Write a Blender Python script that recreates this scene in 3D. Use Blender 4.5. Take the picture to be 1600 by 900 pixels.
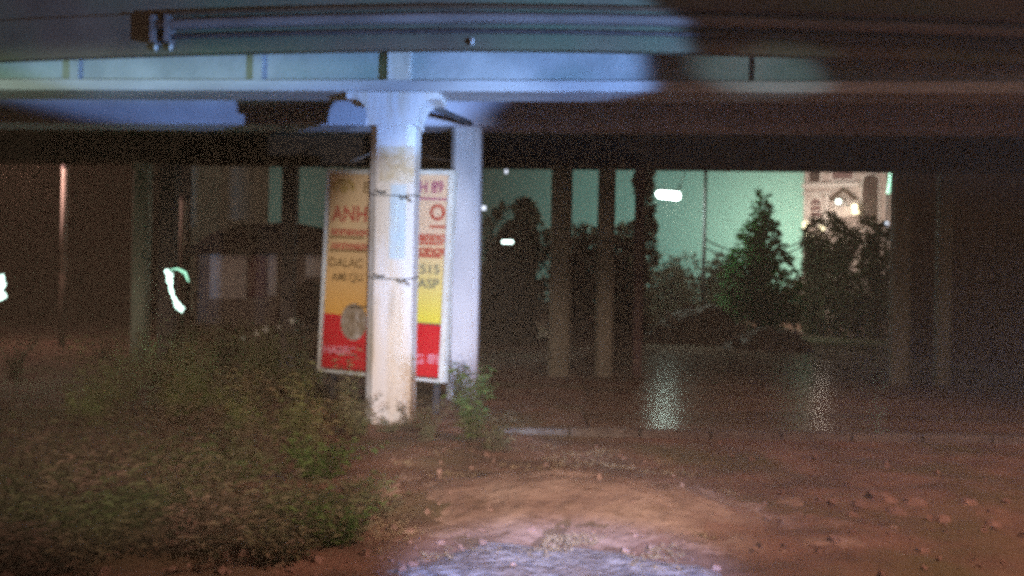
import bpy, math, random
from mathutils import Vector, Matrix, noise
R = math.radians
random.seed(7)
sc = bpy.context.scene
for o in list(bpy.data.objects): bpy.data.objects.remove(o)

# ------------------------------------------------------------------ camera
H = 2.05; FPX = 1385.0
YAW, ROLL = R(4.2), R(1.15)
F = Vector((-math.sin(YAW), math.cos(YAW), 0))
R0 = Vector((math.cos(YAW), math.sin(YAW), 0))
Z = Vector((0, 0, 1))
RT = R0*math.cos(ROLL) + Z*math.sin(ROLL)
UP = -R0*math.sin(ROLL) + Z*math.cos(ROLL)
CAM = Vector((0, 0, H))
cd = bpy.data.cameras.new('camera'); cam = bpy.data.objects.new('camera', cd)
sc.collection.objects.link(cam)
cam.matrix_world = Matrix.Translation(CAM) @ Matrix((
    (RT.x, UP.x, -F.x), (RT.y, UP.y, -F.y), (RT.z, UP.z, -F.z))).to_4x4()
cd.sensor_width = 36; cd.lens = 36*FPX/1600; cd.clip_start = .1; cd.clip_end = 2000
cd.dof.use_dof = True; cd.dof.focus_distance = 1.5; cd.dof.aperture_fstop = 4.0
sc.camera = cam

def ray(px, py): return F + RT*((px-800)/FPX) - UP*((py-450)/FPX)
def P(px, py, Y):
    d = ray(px, py); return CAM + d*(Y/d.y)
def G(px, py, z=0.0):
    d = ray(px, py); return CAM + d*((z-H)/d.z)

# ------------------------------------------------------------------ world, exposure
sc.view_settings.view_transform = 'Standard'; sc.view_settings.look = 'None'
sc.view_settings.exposure = 0; sc.view_settings.gamma = 1
sc.render.engine = 'CYCLES'
sc.cycles.use_denoising = False       # a hand-held night exposure: keep the sensor-like grain
sc.cycles.use_adaptive_sampling = True; sc.cycles.adaptive_threshold = .045; sc.cycles.adaptive_min_samples = 16
sc.cycles.volume_bounces = 0
sc.cycles.sample_clamp_direct = 12
sc.cycles.max_bounces = 4; sc.cycles.diffuse_bounces = 2; sc.cycles.glossy_bounces = 3
sc.cycles.caustics_reflective = False; sc.cycles.caustics_refractive = False
sc.cycles.sample_clamp_indirect = 1.5
w = bpy.data.worlds.new('World'); sc.world = w; w.use_nodes = True
nt = w.node_tree; nt.nodes.clear()
N, L = nt.nodes.new, nt.links.new
out = N('ShaderNodeOutputWorld'); add = N('ShaderNodeAddShader')
sky = N('ShaderNodeTexSky'); sky.sky_type = 'NISHITA'; sky.sun_disc = False
sky.sun_elevation = R(-5); sky.sun_rotation = R(200)
b1 = N('ShaderNodeBackground'); b1.inputs[1].default_value = .05; L(sky.outputs[0], b1.inputs[0])
# glow of the lit town in the damp night air, strongest over the house on the right
tc = N('ShaderNodeTexCoord')
def glow(px, py, power, col):
    d = ray(px, py).normalized()
    vm = N('ShaderNodeVectorMath'); vm.operation = 'DOT_PRODUCT'
    L(tc.outputs['Generated'], vm.inputs[0]); vm.inputs[1].default_value = d
    mx = N('ShaderNodeMath'); mx.operation = 'MAXIMUM'; mx.inputs[1].default_value = 0; L(vm.outputs['Value'], mx.inputs[0])
    pw = N('ShaderNodeMath'); pw.operation = 'POWER'; pw.inputs[1].default_value = power; L(mx.outputs[0], pw.inputs[0])
    mm = N('ShaderNodeVectorMath'); mm.operation = 'SCALE'; mm.inputs[0].default_value = col; L(pw.outputs[0], mm.inputs['Scale'])
    return mm.outputs[0]
def vadd(a, b):
    v = N('ShaderNodeVectorMath'); v.operation = 'ADD'; L(a, v.inputs[0]); L(b, v.inputs[1]); return v.outputs[0]
g = vadd(glow(1250, 380, 230, (.66, 1.10, .76)), glow(1060, 360, 70, (.125, .33, .275)))
g = vadd(g, glow(450, 330, 260, (.045, .095, .075)))
base = N('ShaderNodeVectorMath'); base.operation = 'ADD'; base.inputs[1].default_value = (.017, .013, .011); L(g, base.inputs[0])
b2 = N('ShaderNodeBackground'); b2.inputs[1].default_value = 1; L(base.outputs[0], b2.inputs[0])
L(b1.outputs[0], add.inputs[0]); L(b2.outputs[0], add.inputs[1]); L(add.outputs[0], out.inputs[0])

# ------------------------------------------------------------------ lights
def light(name, kind, loc, energy, col, aim=None, **kw):
    d = bpy.data.lights.new(name, kind); d.energy = energy; d.color = col
    sx = kw.pop('scale', None)
    for k, v in kw.items(): setattr(d, k, v)
    o = bpy.data.objects.new(name, d); sc.collection.objects.link(o); o.location = loc
    if aim is not None:
        o.rotation_euler = (Vector(aim)-Vector(loc)).to_track_quat('-Z', 'Y').to_euler()
    if sx: o.scale = sx
    return o
SRC = Vector((9.3, 2.0, 1.6)); _a = P(1030, 110, 13) - SRC; _b = P(-350, 110, 13) - SRC
_ta = math.atan2(_a.x, _a.y); _tb = math.atan2(_b.x, _b.y); AS = math.degrees(_ta-_tb)
_q = SRC.x + math.tan((_ta+_tb)/2)*(13.2-SRC.y); AX = min(range(-900, 1600), key=lambda p: abs(P(p, 80, 13.2).x-_q))
# warm fill added from behind the camera to lift the dark areas
light('warm_fill', 'SUN', (0, -20, 20), .27, (1, .60, .44), aim=(1.5, 12, 8), angle=R(60))
# unseen warm lamp added above the frame to brighten the right foreground
light('ground_fill', 'SPOT', (7.0, 3.0, 8.0), 3100, (1, .56, .42), aim=(4.6, 7.6, 0), spot_size=R(86), spot_blend=.5, shadow_soft_size=.4)
light('ground_fill', 'POINT', (-17, 25, 6.0), 480, (1, .60, .50), shadow_soft_size=.5)  # another unseen lamp, added for the far left ground and posts
# blue-white vehicle headlamp, from the right
light('blue_headlamp', 'SPOT', SRC, 16000, (.23, .46, 1), aim=P(AX, 10, 13.2),
      spot_size=R(AS), spot_blend=.22, shadow_soft_size=.12, scale=(1, .52, 1))
light('blue_headlamp', 'SPOT', (7.2, -.5, 1.3), 13000, (.42, .62, 1), aim=P(690, 400, 14.5),
      spot_size=R(22), spot_blend=.6, shadow_soft_size=.12, scale=(.5, 1.1, 1))  # second blue spot, added to tint the column's right side
light('weed_fill', 'SPOT', (.3, -.8, 2.2), 2100, (1, .80, .62), aim=G(360, 600),
      spot_size=R(46), spot_blend=1, shadow_soft_size=.12, scale=(1, .42, 1))  # spot added to brighten the left weeds
light('teal_fill', 'SPOT', (-8.5, 2.0, 2.2), 2600, (.66, 1, .84), aim=P(130, 118, 13.1),
      spot_size=R(52), spot_blend=.8, shadow_soft_size=.2, scale=(1, .08, 1))  # added off-frame spot, lifts the left of the beam with pale green
light('beam_patch_spot', 'SPOT', (7.8, 2.5, 1.9), 1500, (.62, .95, 1), aim=P(1190, 112, 13.1),
      spot_size=R(10), spot_blend=.9, shadow_soft_size=.1, scale=(1, .5, 1))  # small spot added for the dim teal patch right on the beam
# warm-white headlamp next to the camera
light('white_headlamp', 'SPOT', (.5, -.8, 1.5), 4600, (.95, .95, 1), aim=P(640, 470, 13.2),
      spot_size=R(18), spot_blend=.5, shadow_soft_size=.1, scale=(.68, 1.15, 1))
light('dry_grass_fill', 'SPOT', (.7, -.8, 2.4), 3900, (1, .84, .74), aim=G(860, 790),
      spot_size=R(26), spot_blend=.9, shadow_soft_size=.1, scale=(1, .5, 1))  # added spot that brightens the dry-grass mound
light('gravel_spot', 'SPOT', (.9, -.5, 2.6), 6500, (.28, .42, 1), aim=G(890, 905),
      spot_size=R(22), spot_blend=.5, shadow_soft_size=.1, scale=(1, .35, 1))  # separate blue spot added for the gravel patch

# ------------------------------------------------------------------ materials
def pin(b, name, v): b.inputs[name].default_value = v
def mat(name, a, b=None, rough=.85, scale=6, detail=5, bump=0, bscale=30, stretch=(1,1,1), lo=.35, hi=.65, c=None, cscale=1.2, clo=.5, chi=.7, metal=0, spec=.3):
    m = bpy.data.materials.new(name); m.use_nodes = True; t = m.node_tree; p = t.nodes['Principled BSDF']
    pin(p, 'Roughness', rough); pin(p, 'Metallic', metal); pin(p, 'Specular IOR Level', spec)
    pin(p, 'Base Color', (*a, 1))
    co = t.nodes.new('ShaderNodeTexCoord'); mp = t.nodes.new('ShaderNodeMapping'); mp.inputs['Scale'].default_value = stretch
    t.links.new(co.outputs['Object'], mp.inputs[0])
    def ramp(scale_, lo_, hi_, ca, cb, off=0):
        n = t.nodes.new('ShaderNodeTexNoise'); n.inputs['Scale'].default_value = scale_; n.inputs['Detail'].default_value = detail
        t.links.new(mp.outputs[0], n.inputs[0])
        mr = t.nodes.new('ShaderNodeMapRange'); mr.inputs[1].default_value = lo_; mr.inputs[2].default_value = hi_
        t.links.new(n.outputs[0], mr.inputs[0])
        mx = t.nodes.new('ShaderNodeMix'); mx.data_type = 'RGBA'
        t.links.new(mr.outputs[0], mx.inputs[0]); 
        if isinstance(ca, tuple): mx.inputs[6].default_value = (*ca, 1)
        else: t.links.new(ca, mx.inputs[6])
        mx.inputs[7].default_value = (*cb, 1)
        return mx.outputs[2]
    if b is not None:
        o = ramp(scale, lo, hi, a, b)
        if c is not None: o = ramp(cscale, clo, chi, o, c)
        t.links.new(o, p.inputs['Base Color'])
    if bump:
        n = t.nodes.new('ShaderNodeTexNoise'); n.inputs['Scale'].default_value = bscale; n.inputs['Detail'].default_value = 6
        t.links.new(mp.outputs[0], n.inputs[0])
        bn = t.nodes.new('ShaderNodeBump'); bn.inputs['Strength'].default_value = bump; bn.inputs['Distance'].default_value = .05
        t.links.new(n.outputs[0], bn.inputs['Height']); t.links.new(bn.outputs[0], p.inputs['Normal'])
    return m
def leafmat(name, a, b, scale=1.3):
    m = mat(name, a, b, rough=.7, scale=scale, spec=.2)
    t = m.node_tree; p = t.nodes['Principled BSDF']
    tr = t.nodes.new('ShaderNodeBsdfTranslucent'); tr.inputs[0].default_value = (*[x*1.2 for x in b], 1)
    ms = t.nodes.new('ShaderNodeMixShader'); ms.inputs[0].default_value = .3
    t.links.new(p.outputs[0], ms.inputs[1]); t.links.new(tr.outputs[0], ms.inputs[2])
    t.links.new(ms.outputs[0], t.nodes['Material Output'].inputs[0])
    return m
def emis(name, col, s):
    m = bpy.data.materials.new(name); m.use_nodes = True; p = m.node_tree.nodes['Principled BSDF']
    pin(p, 'Base Color', (*[min(.8, c) for c in col], 1)); pin(p, 'Emission Color', (*col, 1)); pin(p, 'Emission Strength', s)
    return m
M = {}
M['soil'] = mat('red_soil', (.29,.175,.13), (.15,.10,.075), scale=1.3, detail=9, bump=.9, bscale=5, c=(.16,.13,.07), cscale=.5, clo=.5, chi=.62)
M['road'] = mat('wet_asphalt', (.13,.10,.07), (.24,.16,.12), rough=.42, scale=.5, detail=5, stretch=(.25,1.6,1), bump=.22, bscale=5, spec=.06)
M['mound_tan'] = mat('pale_mound_tan', (.40,.29,.23), (.24,.155,.12), scale=1.6, detail=9, bump=1, bscale=7, c=(.20,.13,.09), cscale=3.5, clo=.55, chi=.7)
M['kerb'] = mat('kerb_concrete', (.20,.18,.16), (.12,.10,.09), scale=3, bump=.3)
M['gravel'] = mat('pale_gravel', (.42,.42,.44), (.16,.16,.18), scale=9, detail=8, bump=1, bscale=14, c=(.2,.16,.14), cscale=1.5)
M['conc'] = mat('beam_concrete', (.50,.50,.50), (.36,.37,.37), scale=1.6, detail=7, bump=.25, bscale=12, c=(.28,.36,.33), cscale=.45, clo=.48, chi=.62)
M['flange'] = mat('flange_paint', (.56,.56,.58), (.44,.43,.43), scale=2.5, detail=6, stretch=(.4,1,1), bump=.1)
M['fascia'] = mat('fascia_concrete', (.20,.16,.12), (.13,.105,.08), scale=.9, detail=7, bump=.3, c=(.13,.16,.10), cscale=.35, clo=.42, chi=.6)
M['conc2'] = mat('rear_beam_concrete', (.62,.60,.68), (.5,.46,.52), scale=1.1, detail=7, bump=.2, c=(.48,.42,.48), cscale=.4)
M['black'] = mat('shade_dark_concrete', (.075,.038,.018), (.05,.028,.015), scale=1)  # shade on the rear girder put into a near-black brown
M['soffit'] = mat('soffit_concrete', (.10,.08,.06), (.07,.055,.04), scale=1, bump=.2)
M['col'] = mat('column_plaster', (.76,.74,.74), (.72,.63,.52), scale=2.2, detail=6, stretch=(1.6,1.6,.28), lo=.45, hi=.62, bump=.25, bscale=10, c=(.50,.44,.36), cscale=3.2, clo=.56, chi=.75)
M['col2'] = mat('rear_column_plaster', (.74,.72,.76), (.60,.58,.62), scale=2, stretch=(1,1,.4), bump=.2)
M['col3'] = mat('grey_column', (.44,.50,.42), (.28,.31,.25), scale=2.2, stretch=(1,1,.35), bump=.2)
M['colpale'] = mat('pale_post', (.70,.62,.58), (.5,.44,.40), scale=3, stretch=(1,1,.4))
M['coldark'] = mat('dark_column', (.20,.16,.17), (.14,.11,.11), scale=2)
M['tar'] = mat('shade_dark_base', (.13,.10,.08), (.10,.08,.06), scale=3)  # darkness round the post feet put into the colour
M['pipe'] = mat('grey_pipe', (.24,.21,.20), (.15,.13,.12), scale=3, stretch=(.3,1,1), rough=.6)
M['steel'] = mat('rust_brown_steel', (.12,.075,.045), (.08,.05,.03), scale=2, rough=.7)
M['darkmetal'] = mat('dark_metal', (.05,.05,.055), (.09,.08,.08), rough=.5)
M['wire'] = mat('black_wire', (.02,.02,.02), (.04,.035,.03))
M['white'] = mat('white_frame', (.74,.76,.72), (.62,.62,.58), scale=4)
M['redp'] = mat('red_print', (.62,.010,.02), (.55,.010,.018), scale=2, rough=.5)
M['redt'] = mat('red_lettering', (.52,.10,.06), (.45,.08,.05), scale=5)
M['pinkt'] = mat('faded_crimson_lettering', (.42,.10,.20), (.36,.09,.16), scale=5)
M['brownt'] = mat('brown_lettering', (.20,.12,.04), (.26,.15,.05), scale=5)
M['greyt'] = mat('grey_lettering', (.18,.17,.13), (.22,.22,.14), scale=5)
M['pinkw'] = mat('pale_pink_lettering', (.72,.30,.36), (.66,.25,.30), scale=5)
M['gold'] = mat('gold_emblem', (.55,.38,.12), (.48,.33,.12), scale=5)
M['bowl'] = mat('printed_dish', (.34,.27,.20), (.20,.14,.08), scale=9, c=(.55,.50,.46), cscale=6)
M['wallgrey'] = mat('grey_green_render', (.42,.48,.40), (.32,.37,.31), scale=.6, bump=.1)
M['walldark'] = mat('dark_brown_wall', (.10,.07,.05), (.07,.05,.035), scale=.5, bump=.2)
M['house'] = mat('cream_house_render', (.62,.54,.50), (.5,.43,.40), scale=.7)
M['housetrim'] = mat('white_house_trim', (.78,.74,.72), (.7,.66,.62), scale=1)
M['housedark'] = mat('dark_window', (.06,.04,.035), (.09,.06,.05), scale=2, rough=.3)
M['reddoor'] = mat('reddish_shutter', (.24,.15,.15), (.18,.11,.11), scale=2)
M['tarp'] = mat('dark_tarpaulin', (.050,.030,.024), (.035,.030,.02), scale=1.2, bump=.3, bscale=3)
M['shed'] = mat('shed_board', (.24,.21,.19), (.18,.15,.13), scale=1)
M['shutter'] = mat('pale_shutter', (.62,.64,.64), (.5,.52,.52), scale=1.5)
M['bark'] = mat('bark', (.10,.075,.05), (.06,.045,.03), scale=6, bump=.5)
M['leafdark'] = leafmat('dark_leaves', (.075,.075,.038), (.12,.105,.06))
M['leafgreen'] = leafmat('green_leaves', (.03,.12,.03), (.05,.16,.04))
M['weed'] = leafmat('weed_leaves', (.13,.20,.08), (.30,.21,.17), scale=1.1)
M['weedo'] = leafmat('olive_weed_leaves', (.28,.40,.15), (.34,.27,.17), scale=1.6)
M['weedb'] = leafmat('bright_weed_leaves', (.16,.26,.08), (.11,.19,.06), scale=2)
M['dry'] = leafmat('dry_grass_blades', (.42,.33,.22), (.28,.21,.12), scale=1.2)
M['rubble'] = mat('rubble', (.16,.13,.10), (.09,.07,.05), scale=1.5, detail=8, bump=.6, bscale=4)
M['rubblep'] = mat('broken_concrete', (.24,.22,.20), (.12,.10,.08), scale=1.5, bump=.3)
M['stone'] = mat('pale_stone', (.34,.22,.18), (.22,.14,.11), scale=5, bump=.4)
E_white = emis('lit_white_lamp', (.80,1,.92), 130)
E_cool = emis('lit_cool_lamp', (.75,1,.92), 3.5)
E_green = emis('lit_green_tube', (.45,1,.70), 1.1)
E_warm = emis('lit_warm_lamp', (1,.86,.55), 2.0)
E_blue = emis('lit_blue_lamp', (.75,.82,1), 1.6)
E_weed = emis('weed_self_glow', (.70,1,.88), 2.2)

# sign face: printed gradient (tan above, orange to the lower left, yellow to the lower right)
def sign_face():
    m = bpy.data.materials.new('printed_orange_yellow'); m.use_nodes = True; t = m.node_tree; p = t.nodes['Principled BSDF']
    co = t.nodes.new('ShaderNodeTexCoord'); s = t.nodes.new('ShaderNodeSeparateXYZ'); t.links.new(co.outputs['Object'], s.inputs[0])
    def mr(sock, a, b):
        n = t.nodes.new('ShaderNodeMapRange'); n.inputs[1].default_value = a; n.inputs[2].default_value = b; t.links.new(sock, n.inputs[0]); return n.outputs[0]
    def mix(f, a, b):
        n = t.nodes.new('ShaderNodeMix'); n.data_type = 'RGBA'; t.links.new(f, n.inputs[0])
        for i, v in ((6, a), (7, b)):
            if isinstance(v, tuple): n.inputs[i].default_value = (*v, 1)
            else: t.links.new(v, n.inputs[i])
        return n.outputs[2]
    low = mix(mr(s.outputs[0], 1.1, 1.6), (.74,.38,.07), (.74,.64,.07))
    top = mix(mr(s.outputs[0], .5, 1.7), (.78,.54,.28), (.78,.56,.38))
    t.links.new(mix(mr(s.outputs[2], 1.0, 2.3), low, top), p.inputs['Base Color']); pin(p, 'Roughness', .5)
    return m
M['face'] = sign_face()

# ------------------------------------------------------------------ mesh helpers

class MB:
    def __init__(s): s.v = []; s.f = []
    def add(s, v, f):
        k = len(s.v); s.v += [tuple(x) for x in v]; s.f += [tuple(i+k for i in q) for q in f]; return s
    def box(s, x0, x1, y0, y1, z0, z1, ch=0):
        v = [(x, y, z) for z in (z0, z1) for y in (y0, y1) for x in (x0, x1)]
        return s.add(v, [(0,2,3,1), (4,5,7,6), (0,1,5,4), (2,6,7,3), (0,4,6,2), (1,3,7,5)])
    def tube(s, pts, rad, n=10, caps=True):
        pts = [Vector(p) for p in pts]; rr = rad if isinstance(rad, (list, tuple)) else [rad]*len(pts)
        vs = []; fs = []
        for i, p in enumerate(pts):
            d = (pts[min(i+1, len(pts)-1)] - pts[max(i-1, 0)]).normalized()
            a = Vector((0, 0, 1)) if abs(d.z) < .9 else Vector((1, 0, 0))
            u = d.cross(a).normalized(); w_ = d.cross(u)
            for k in range(n):
                t = 2*math.pi*(k+.5)/n; vs.append(p + (u*math.cos(t) + w_*math.sin(t))*rr[i])
        for i in range(len(pts)-1):
            for k in range(n):
                a0 = i*n+k; b0 = i*n+(k+1) % n; fs.append((a0, b0, b0+n, a0+n))
        if caps: fs += [tuple(range(n-1, -1, -1)), tuple((len(pts)-1)*n+k for k in range(n))]
        return s.add(vs, fs)
    def lathe(s, prof, n=24, at=(0, 0, 0)):
        vs = [(at[0]+r*math.cos(2*math.pi*k/n), at[1]+r*math.sin(2*math.pi*k/n), at[2]+z) for r, z in prof for k in range(n)]
        fs = [(i*n+k, i*n+(k+1) % n, (i+1)*n+(k+1) % n, (i+1)*n+k) for i in range(len(prof)-1) for k in range(n)]
        return s.add(vs, fs)
    def prism(s, poly, y0, y1):          # polygon in xz extruded along y
        n = len(poly)
        v = [(x, y0, z) for x, z in poly] + [(x, y1, z) for x, z in poly]
        return s.add(v, [tuple(range(n)), tuple(range(2*n-1, n-1, -1))] + [(i, i+n, (i+1) % n+n, (i+1) % n) for i in range(n)])
    def leaf(s, p, d, n_, l, wd):
        d = d.normalized(); sd = d.cross(n_).normalized(); nn = sd.cross(d)
        return s.add([p, p+d*l*.45+sd*wd*.5+nn*l*.05, p+d*l-nn*l*.12, p+d*l*.45-sd*wd*.5+nn*l*.05], [(0, 1, 2, 3)])
    def build(s, name, m, parent=None, smooth=False, bevel=0):
        me = bpy.data.meshes.new(name); me.from_pydata(s.v, [], s.f); me.materials.append(m); me.update()
        if smooth: me.polygons.foreach_set('use_smooth', [True]*len(me.polygons))
        o = bpy.data.objects.new(name, me); sc.collection.objects.link(o); o.parent = parent
        if bevel:
            b = o.modifiers.new('bevel', 'BEVEL'); b.width = bevel; b.segments = 2; b.limit_method = 'ANGLE'
        return o
def tag(o, label=None, cat=None, group=None, kind=None):
    for k, v in (('label', label), ('category', cat), ('group', group), ('kind', kind)):
        if v: o[k] = v
    return o
def thing(name, loc, label, cat, group=None, rz=0):
    o = bpy.data.objects.new(name, None); sc.collection.objects.link(o); o.location = loc; o.rotation_euler.z = rz
    o.empty_display_size = .2
    return tag(o, label, cat, group)
rnd = random.random
def rv(): 
    while 1:
        v = Vector((rnd()*2-1, rnd()*2-1, rnd()*2-1))
        if .01 < v.length < 1: return v
def foliage(mb, blobs, n, size, droop=.2, wr=.5):
    tot = sum(b[3]**2 for b in blobs)
    for (x, y, z, r, *k) in blobs:
        q = k[0] if k else 1
        for _ in range(int(n*r*r/tot)):
            v = rv(); v = v.normalized()*(v.length**.45)
            p = Vector((x, y, z)) + Vector((v.x*r, v.y*r, v.z*r*q))
            if noise.noise(p*1.4/max(r, .3)) < -.18: continue
            d = (v + rv()*.9); d.z -= droop
            mb.leaf(p, d, rv(), size*(.6+.8*rnd()), size*wr*(.6+.8*rnd()))
    return mb

# ------------------------------------------------------------------ ground
KA, KB = G(800, 678), G(1680, 694)      # kerb line
def gh(x, y):
    if y > 40: return 0.0
    h = .07*noise.noise(Vector((x*.6, y*.6, 0))) + .035*noise.noise(Vector((x*2.3, y*2.3, 3))) + .012*noise.noise(Vector((x*8, y*8, 5)))
    fade = 1
    if x > -1.9:                          # level under the paved road
        ky = KA.y + (x-KA.x)*(KB.y-KA.y)/(KB.x-KA.x)
        t = min(1, max(0, (ky-.5-y)/.9)) ; 
        if x < .2: t = max(t, min(1, (.2-x)/1.6))
        fade = t
    c = G(870, 795); h2 = .24*math.exp(-((x-c.x)/1.5)**2-((y-c.y)/.9)**2)   # mound of dry grass
    h3 = .10*math.exp(-((x+4.5)/2.5)**2-((y-9)/2.5)**2)
    return h*fade + h2 + h3 - .02*(1-fade)
def axis(lo, hi, fine0, fine1, st):
    a = []; x = fine0
    while x < fine1: a.append(x); x += st
    s = st; x = fine1
    while x < hi: a.append(x); s *= 1.35; x += s
    a.append(hi); s = st; x = fine0
    while x > lo: x -= s; s *= 1.35; a.append(max(x, lo))
    return sorted(set(a))
ax = axis(-150, 150, -9, 9, .12); ay = axis(-40, 150, 4.5, 16, .12)
mb = MB()
mb.v = [(x, y, gh(x, y)) for y in ay for x in ax]; nx = len(ax)
mb.f = [(j*nx+i, j*nx+i+1, (j+1)*nx+i+1, (j+1)*nx+i) for j in range(len(ay)-1) for i in range(nx-1)]
tag(mb.build('ground', M['soil'], smooth=True), kind='structure')
# road finish: dull asphalt with a thin wet film
t_ = M['road'].node_tree; p_ = t_.nodes['Principled BSDF']; pin(p_, 'Specular IOR Level', 0)
gl = t_.nodes.new('ShaderNodeBsdfGlossy'); gl.inputs['Color'].default_value = (.8, .85, .8, 1); gl.inputs['Roughness'].default_value = .20
ms_ = t_.nodes.new('ShaderNodeMixShader'); ms_.inputs[0].default_value = .05
t_.links.new(p_.outputs[0], ms_.inputs[1]); t_.links.new(gl.outputs[0], ms_.inputs[2]); t_.links.new(ms_.outputs[0], t_.nodes['Material Output'].inputs[0])
t_.links.new(p_.inputs['Normal'].links[0].from_socket, gl.inputs['Normal'])
# wet road under the bridge
kd = (KB-KA); kn = Vector((-kd.y, kd.x, 0)).normalized(); ku = kd.normalized()
edge = [(.25, KA.y+.35)]
for i in range(1, 14): edge.append((.1+i*.05+.28*noise.noise(Vector((i*.9, 2, 0))), KA.y+.35+i*2.3))
pts = [(x, y) for x, y in edge] + [(22, edge[-1][1]), (22, KB.y+.3+(22-KB.x)*(KB.y-KA.y)/(KB.x-KA.x))]
mb = MB().add([(x, y, .006) for x, y in pts], [tuple(range(len(pts)))[::-1]])
tag(mb.build('road', M['road']), kind='structure')
# kerb
mb = MB(); L0 = -.2; L1 = 22; k = L0
def kbox(mb, a, b, w0, w1, z0, z1):
    q = [KA+ku*a+kn*w0, KA+ku*b+kn*w0, KA+ku*b+kn*w1, KA+ku*a+kn*w1]
    mb.add([(p.x, p.y, z0) for p in q]+[(p.x, p.y, z1) for p in q], [(3,2,1,0), (4,5,6,7), (0,1,5,4), (1,2,6,5), (2,3,7,6), (3,0,4,7)])
while k < L1:
    kbox(mb, k+.012, k+.988, 0, .2, -.15, .085+.012*noise.noise(Vector((k, 0, 0)))); k += 1
tag(mb.build('kerb', M['kerb'], bevel=.015), kind='structure')
# pale gravel strip by the road in front of the camera
mb = MB(); ring = []
cx, cy = G(890, 918).x, G(890, 918).y
for i in range(48):
    t = 2*math.pi*i/48; rr = 1+.16*noise.noise(Vector((math.cos(t)*3, math.sin(t)*3, 1)))
    ring.append((cx+math.cos(t)*1.25*rr, cy+math.sin(t)*.95*rr))
n = 10; vs = [(cx, cy, gh(cx, cy)+.03)]; fs = []
for j in range(1, n+1):
    for (x, y) in ring:
        xx = cx+(x-cx)*j/n; yy = cy+(y-cy)*j/n
        vs.append((xx, yy, gh(xx, yy)+.035*(1-(j/n)**4)-.01*(j == n)+.02*noise.noise(Vector((xx*6, yy*6, 0)))))
for i in range(48):
    fs.append((0, 1+i, 1+(i+1) % 48))
    for j in range(n-1): a = 1+j*48+i; b = 1+j*48+(i+1) % 48; fs.append((a, a+48, b+48, b))
tag(mb.add(vs, fs).build('path', M['gravel'], smooth=True), kind='structure')

# pale tan sheet added to brighten the dry-grass mound through its colour
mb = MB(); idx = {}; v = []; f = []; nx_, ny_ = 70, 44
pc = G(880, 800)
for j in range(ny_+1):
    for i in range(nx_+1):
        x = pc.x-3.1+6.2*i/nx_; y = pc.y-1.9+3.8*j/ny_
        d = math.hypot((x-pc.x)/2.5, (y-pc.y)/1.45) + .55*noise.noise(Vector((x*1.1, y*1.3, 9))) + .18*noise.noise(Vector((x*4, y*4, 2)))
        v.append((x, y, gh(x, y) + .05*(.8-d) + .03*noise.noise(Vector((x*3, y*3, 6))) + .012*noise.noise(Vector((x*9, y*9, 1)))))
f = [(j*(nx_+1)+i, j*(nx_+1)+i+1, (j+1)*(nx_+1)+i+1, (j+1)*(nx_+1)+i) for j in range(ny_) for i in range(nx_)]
tag(MB().add(v, f).build('pale_mound_sheet', M['mound_tan'], smooth=True), kind='structure')

# ------------------------------------------------------------------ bridge
ZS = 4.94                      # soffit of the girders
bridge = thing('road_bridge', (0, 16.5, 0), 'long concrete road bridge crossing the whole picture above the columns', 'bridge')
def bpart(mb, name, m, bev=0):
    mb.v = [(x, y-16.5, z) for x, y, z in mb.v]; return mb.build(name, m, bridge, bevel=bev)
def girder(Y, mw, mf, stiff, dp=.66):
    bpart(MB().box(-40, 40, Y+.18, Y+.55, ZS+.17, ZS+dp), 'girder_web', mw)
    bpart(MB().box(-40, 40, Y, Y+.72, ZS, ZS+.168), 'bottom_flange', mf, .015)
    for x in stiff:
        bpart(MB().box(x-.07, x+.07, Y+.06, Y+.178, ZS+.17, ZS+dp-.01), 'stiffener', mw)
girder(13.0, M['conc'], M['flange'], [P(px, 110, 13).x for px in (112, 400, 1188)])
bpart(MB().box(-40, 40, 15.8, 16.5, ZS, ZS+.66), 'girder_web', M['conc2'], .02)
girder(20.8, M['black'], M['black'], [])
# deck slab with a curved edge
def ey(x): 
    t = (x - P(720, 60, 12.2).x)/7.0; return 12.12 + .62*min(1.4, t*t)**.8
xs = [-40 + i*.5 for i in range(161)]
mb = MB(); v = []
prof = lambda x: [(ey(x), 5.33), (ey(x), 5.92), (ey(x)+.12, 5.93), (ey(x)+.12, 6.75), (ey(x)+.32, 6.75), (ey(x)+.32, 6.02), (22.2, 6.02), (22.2, 5.605), (ey(x)+.25, 5.605), (ey(x)+.16, 5.33)]
for x in xs: v += [(x, y, z) for y, z in prof(x)]
n = 10; f = [(i*n+k, (i+1)*n+k, (i+1)*n+(k+1) % n, i*n+(k+1) % n) for i in range(len(xs)-1) for k in range(n)]
f += [tuple(range(n)), tuple((len(xs)-1)*n+k for k in range(n-1, -1, -1))]
bpart(mb.add(v, f), 'deck_slab', M['fascia'])
# service pipe on the deck edge
x0 = P(236, 40, 12.3).x
pp = [Vector((x, ey(x)-.14, 5.71)) for x in [x0+i*.4 for i in range(60)]]
sp = thing('service_pipe', pp[0], 'long grey service pipe running along the bridge deck edge', 'pipe')
def rel(mb, o): mb.v = [tuple(Vector(q)-o) for q in mb.v]; return mb
rel(MB().tube(pp, .075, 12), pp[0]).build('pipe_run', M['pipe'], sp, smooth=True)
lp = [q+Vector((0, .03, -.17)) for q in pp]
rel(MB().tube(lp, .03, 8), pp[0]).build('thin_conduit', M['darkmetal'], sp, smooth=True)
up = [q+Vector((0, .05, .17)) for q in pp]
rel(MB().tube(up, .03, 8), pp[0]).build('thin_conduit', M['steel'], sp, smooth=True)
for px in (243, 266):
    x = P(px, 60, 12.3).x; y = ey(x)
    rel(MB().box(x-.03, x+.03, y-.235, y-.003, 5.45, 5.83), pp[0]).build('bracket', M['pipe'], sp)
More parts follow.
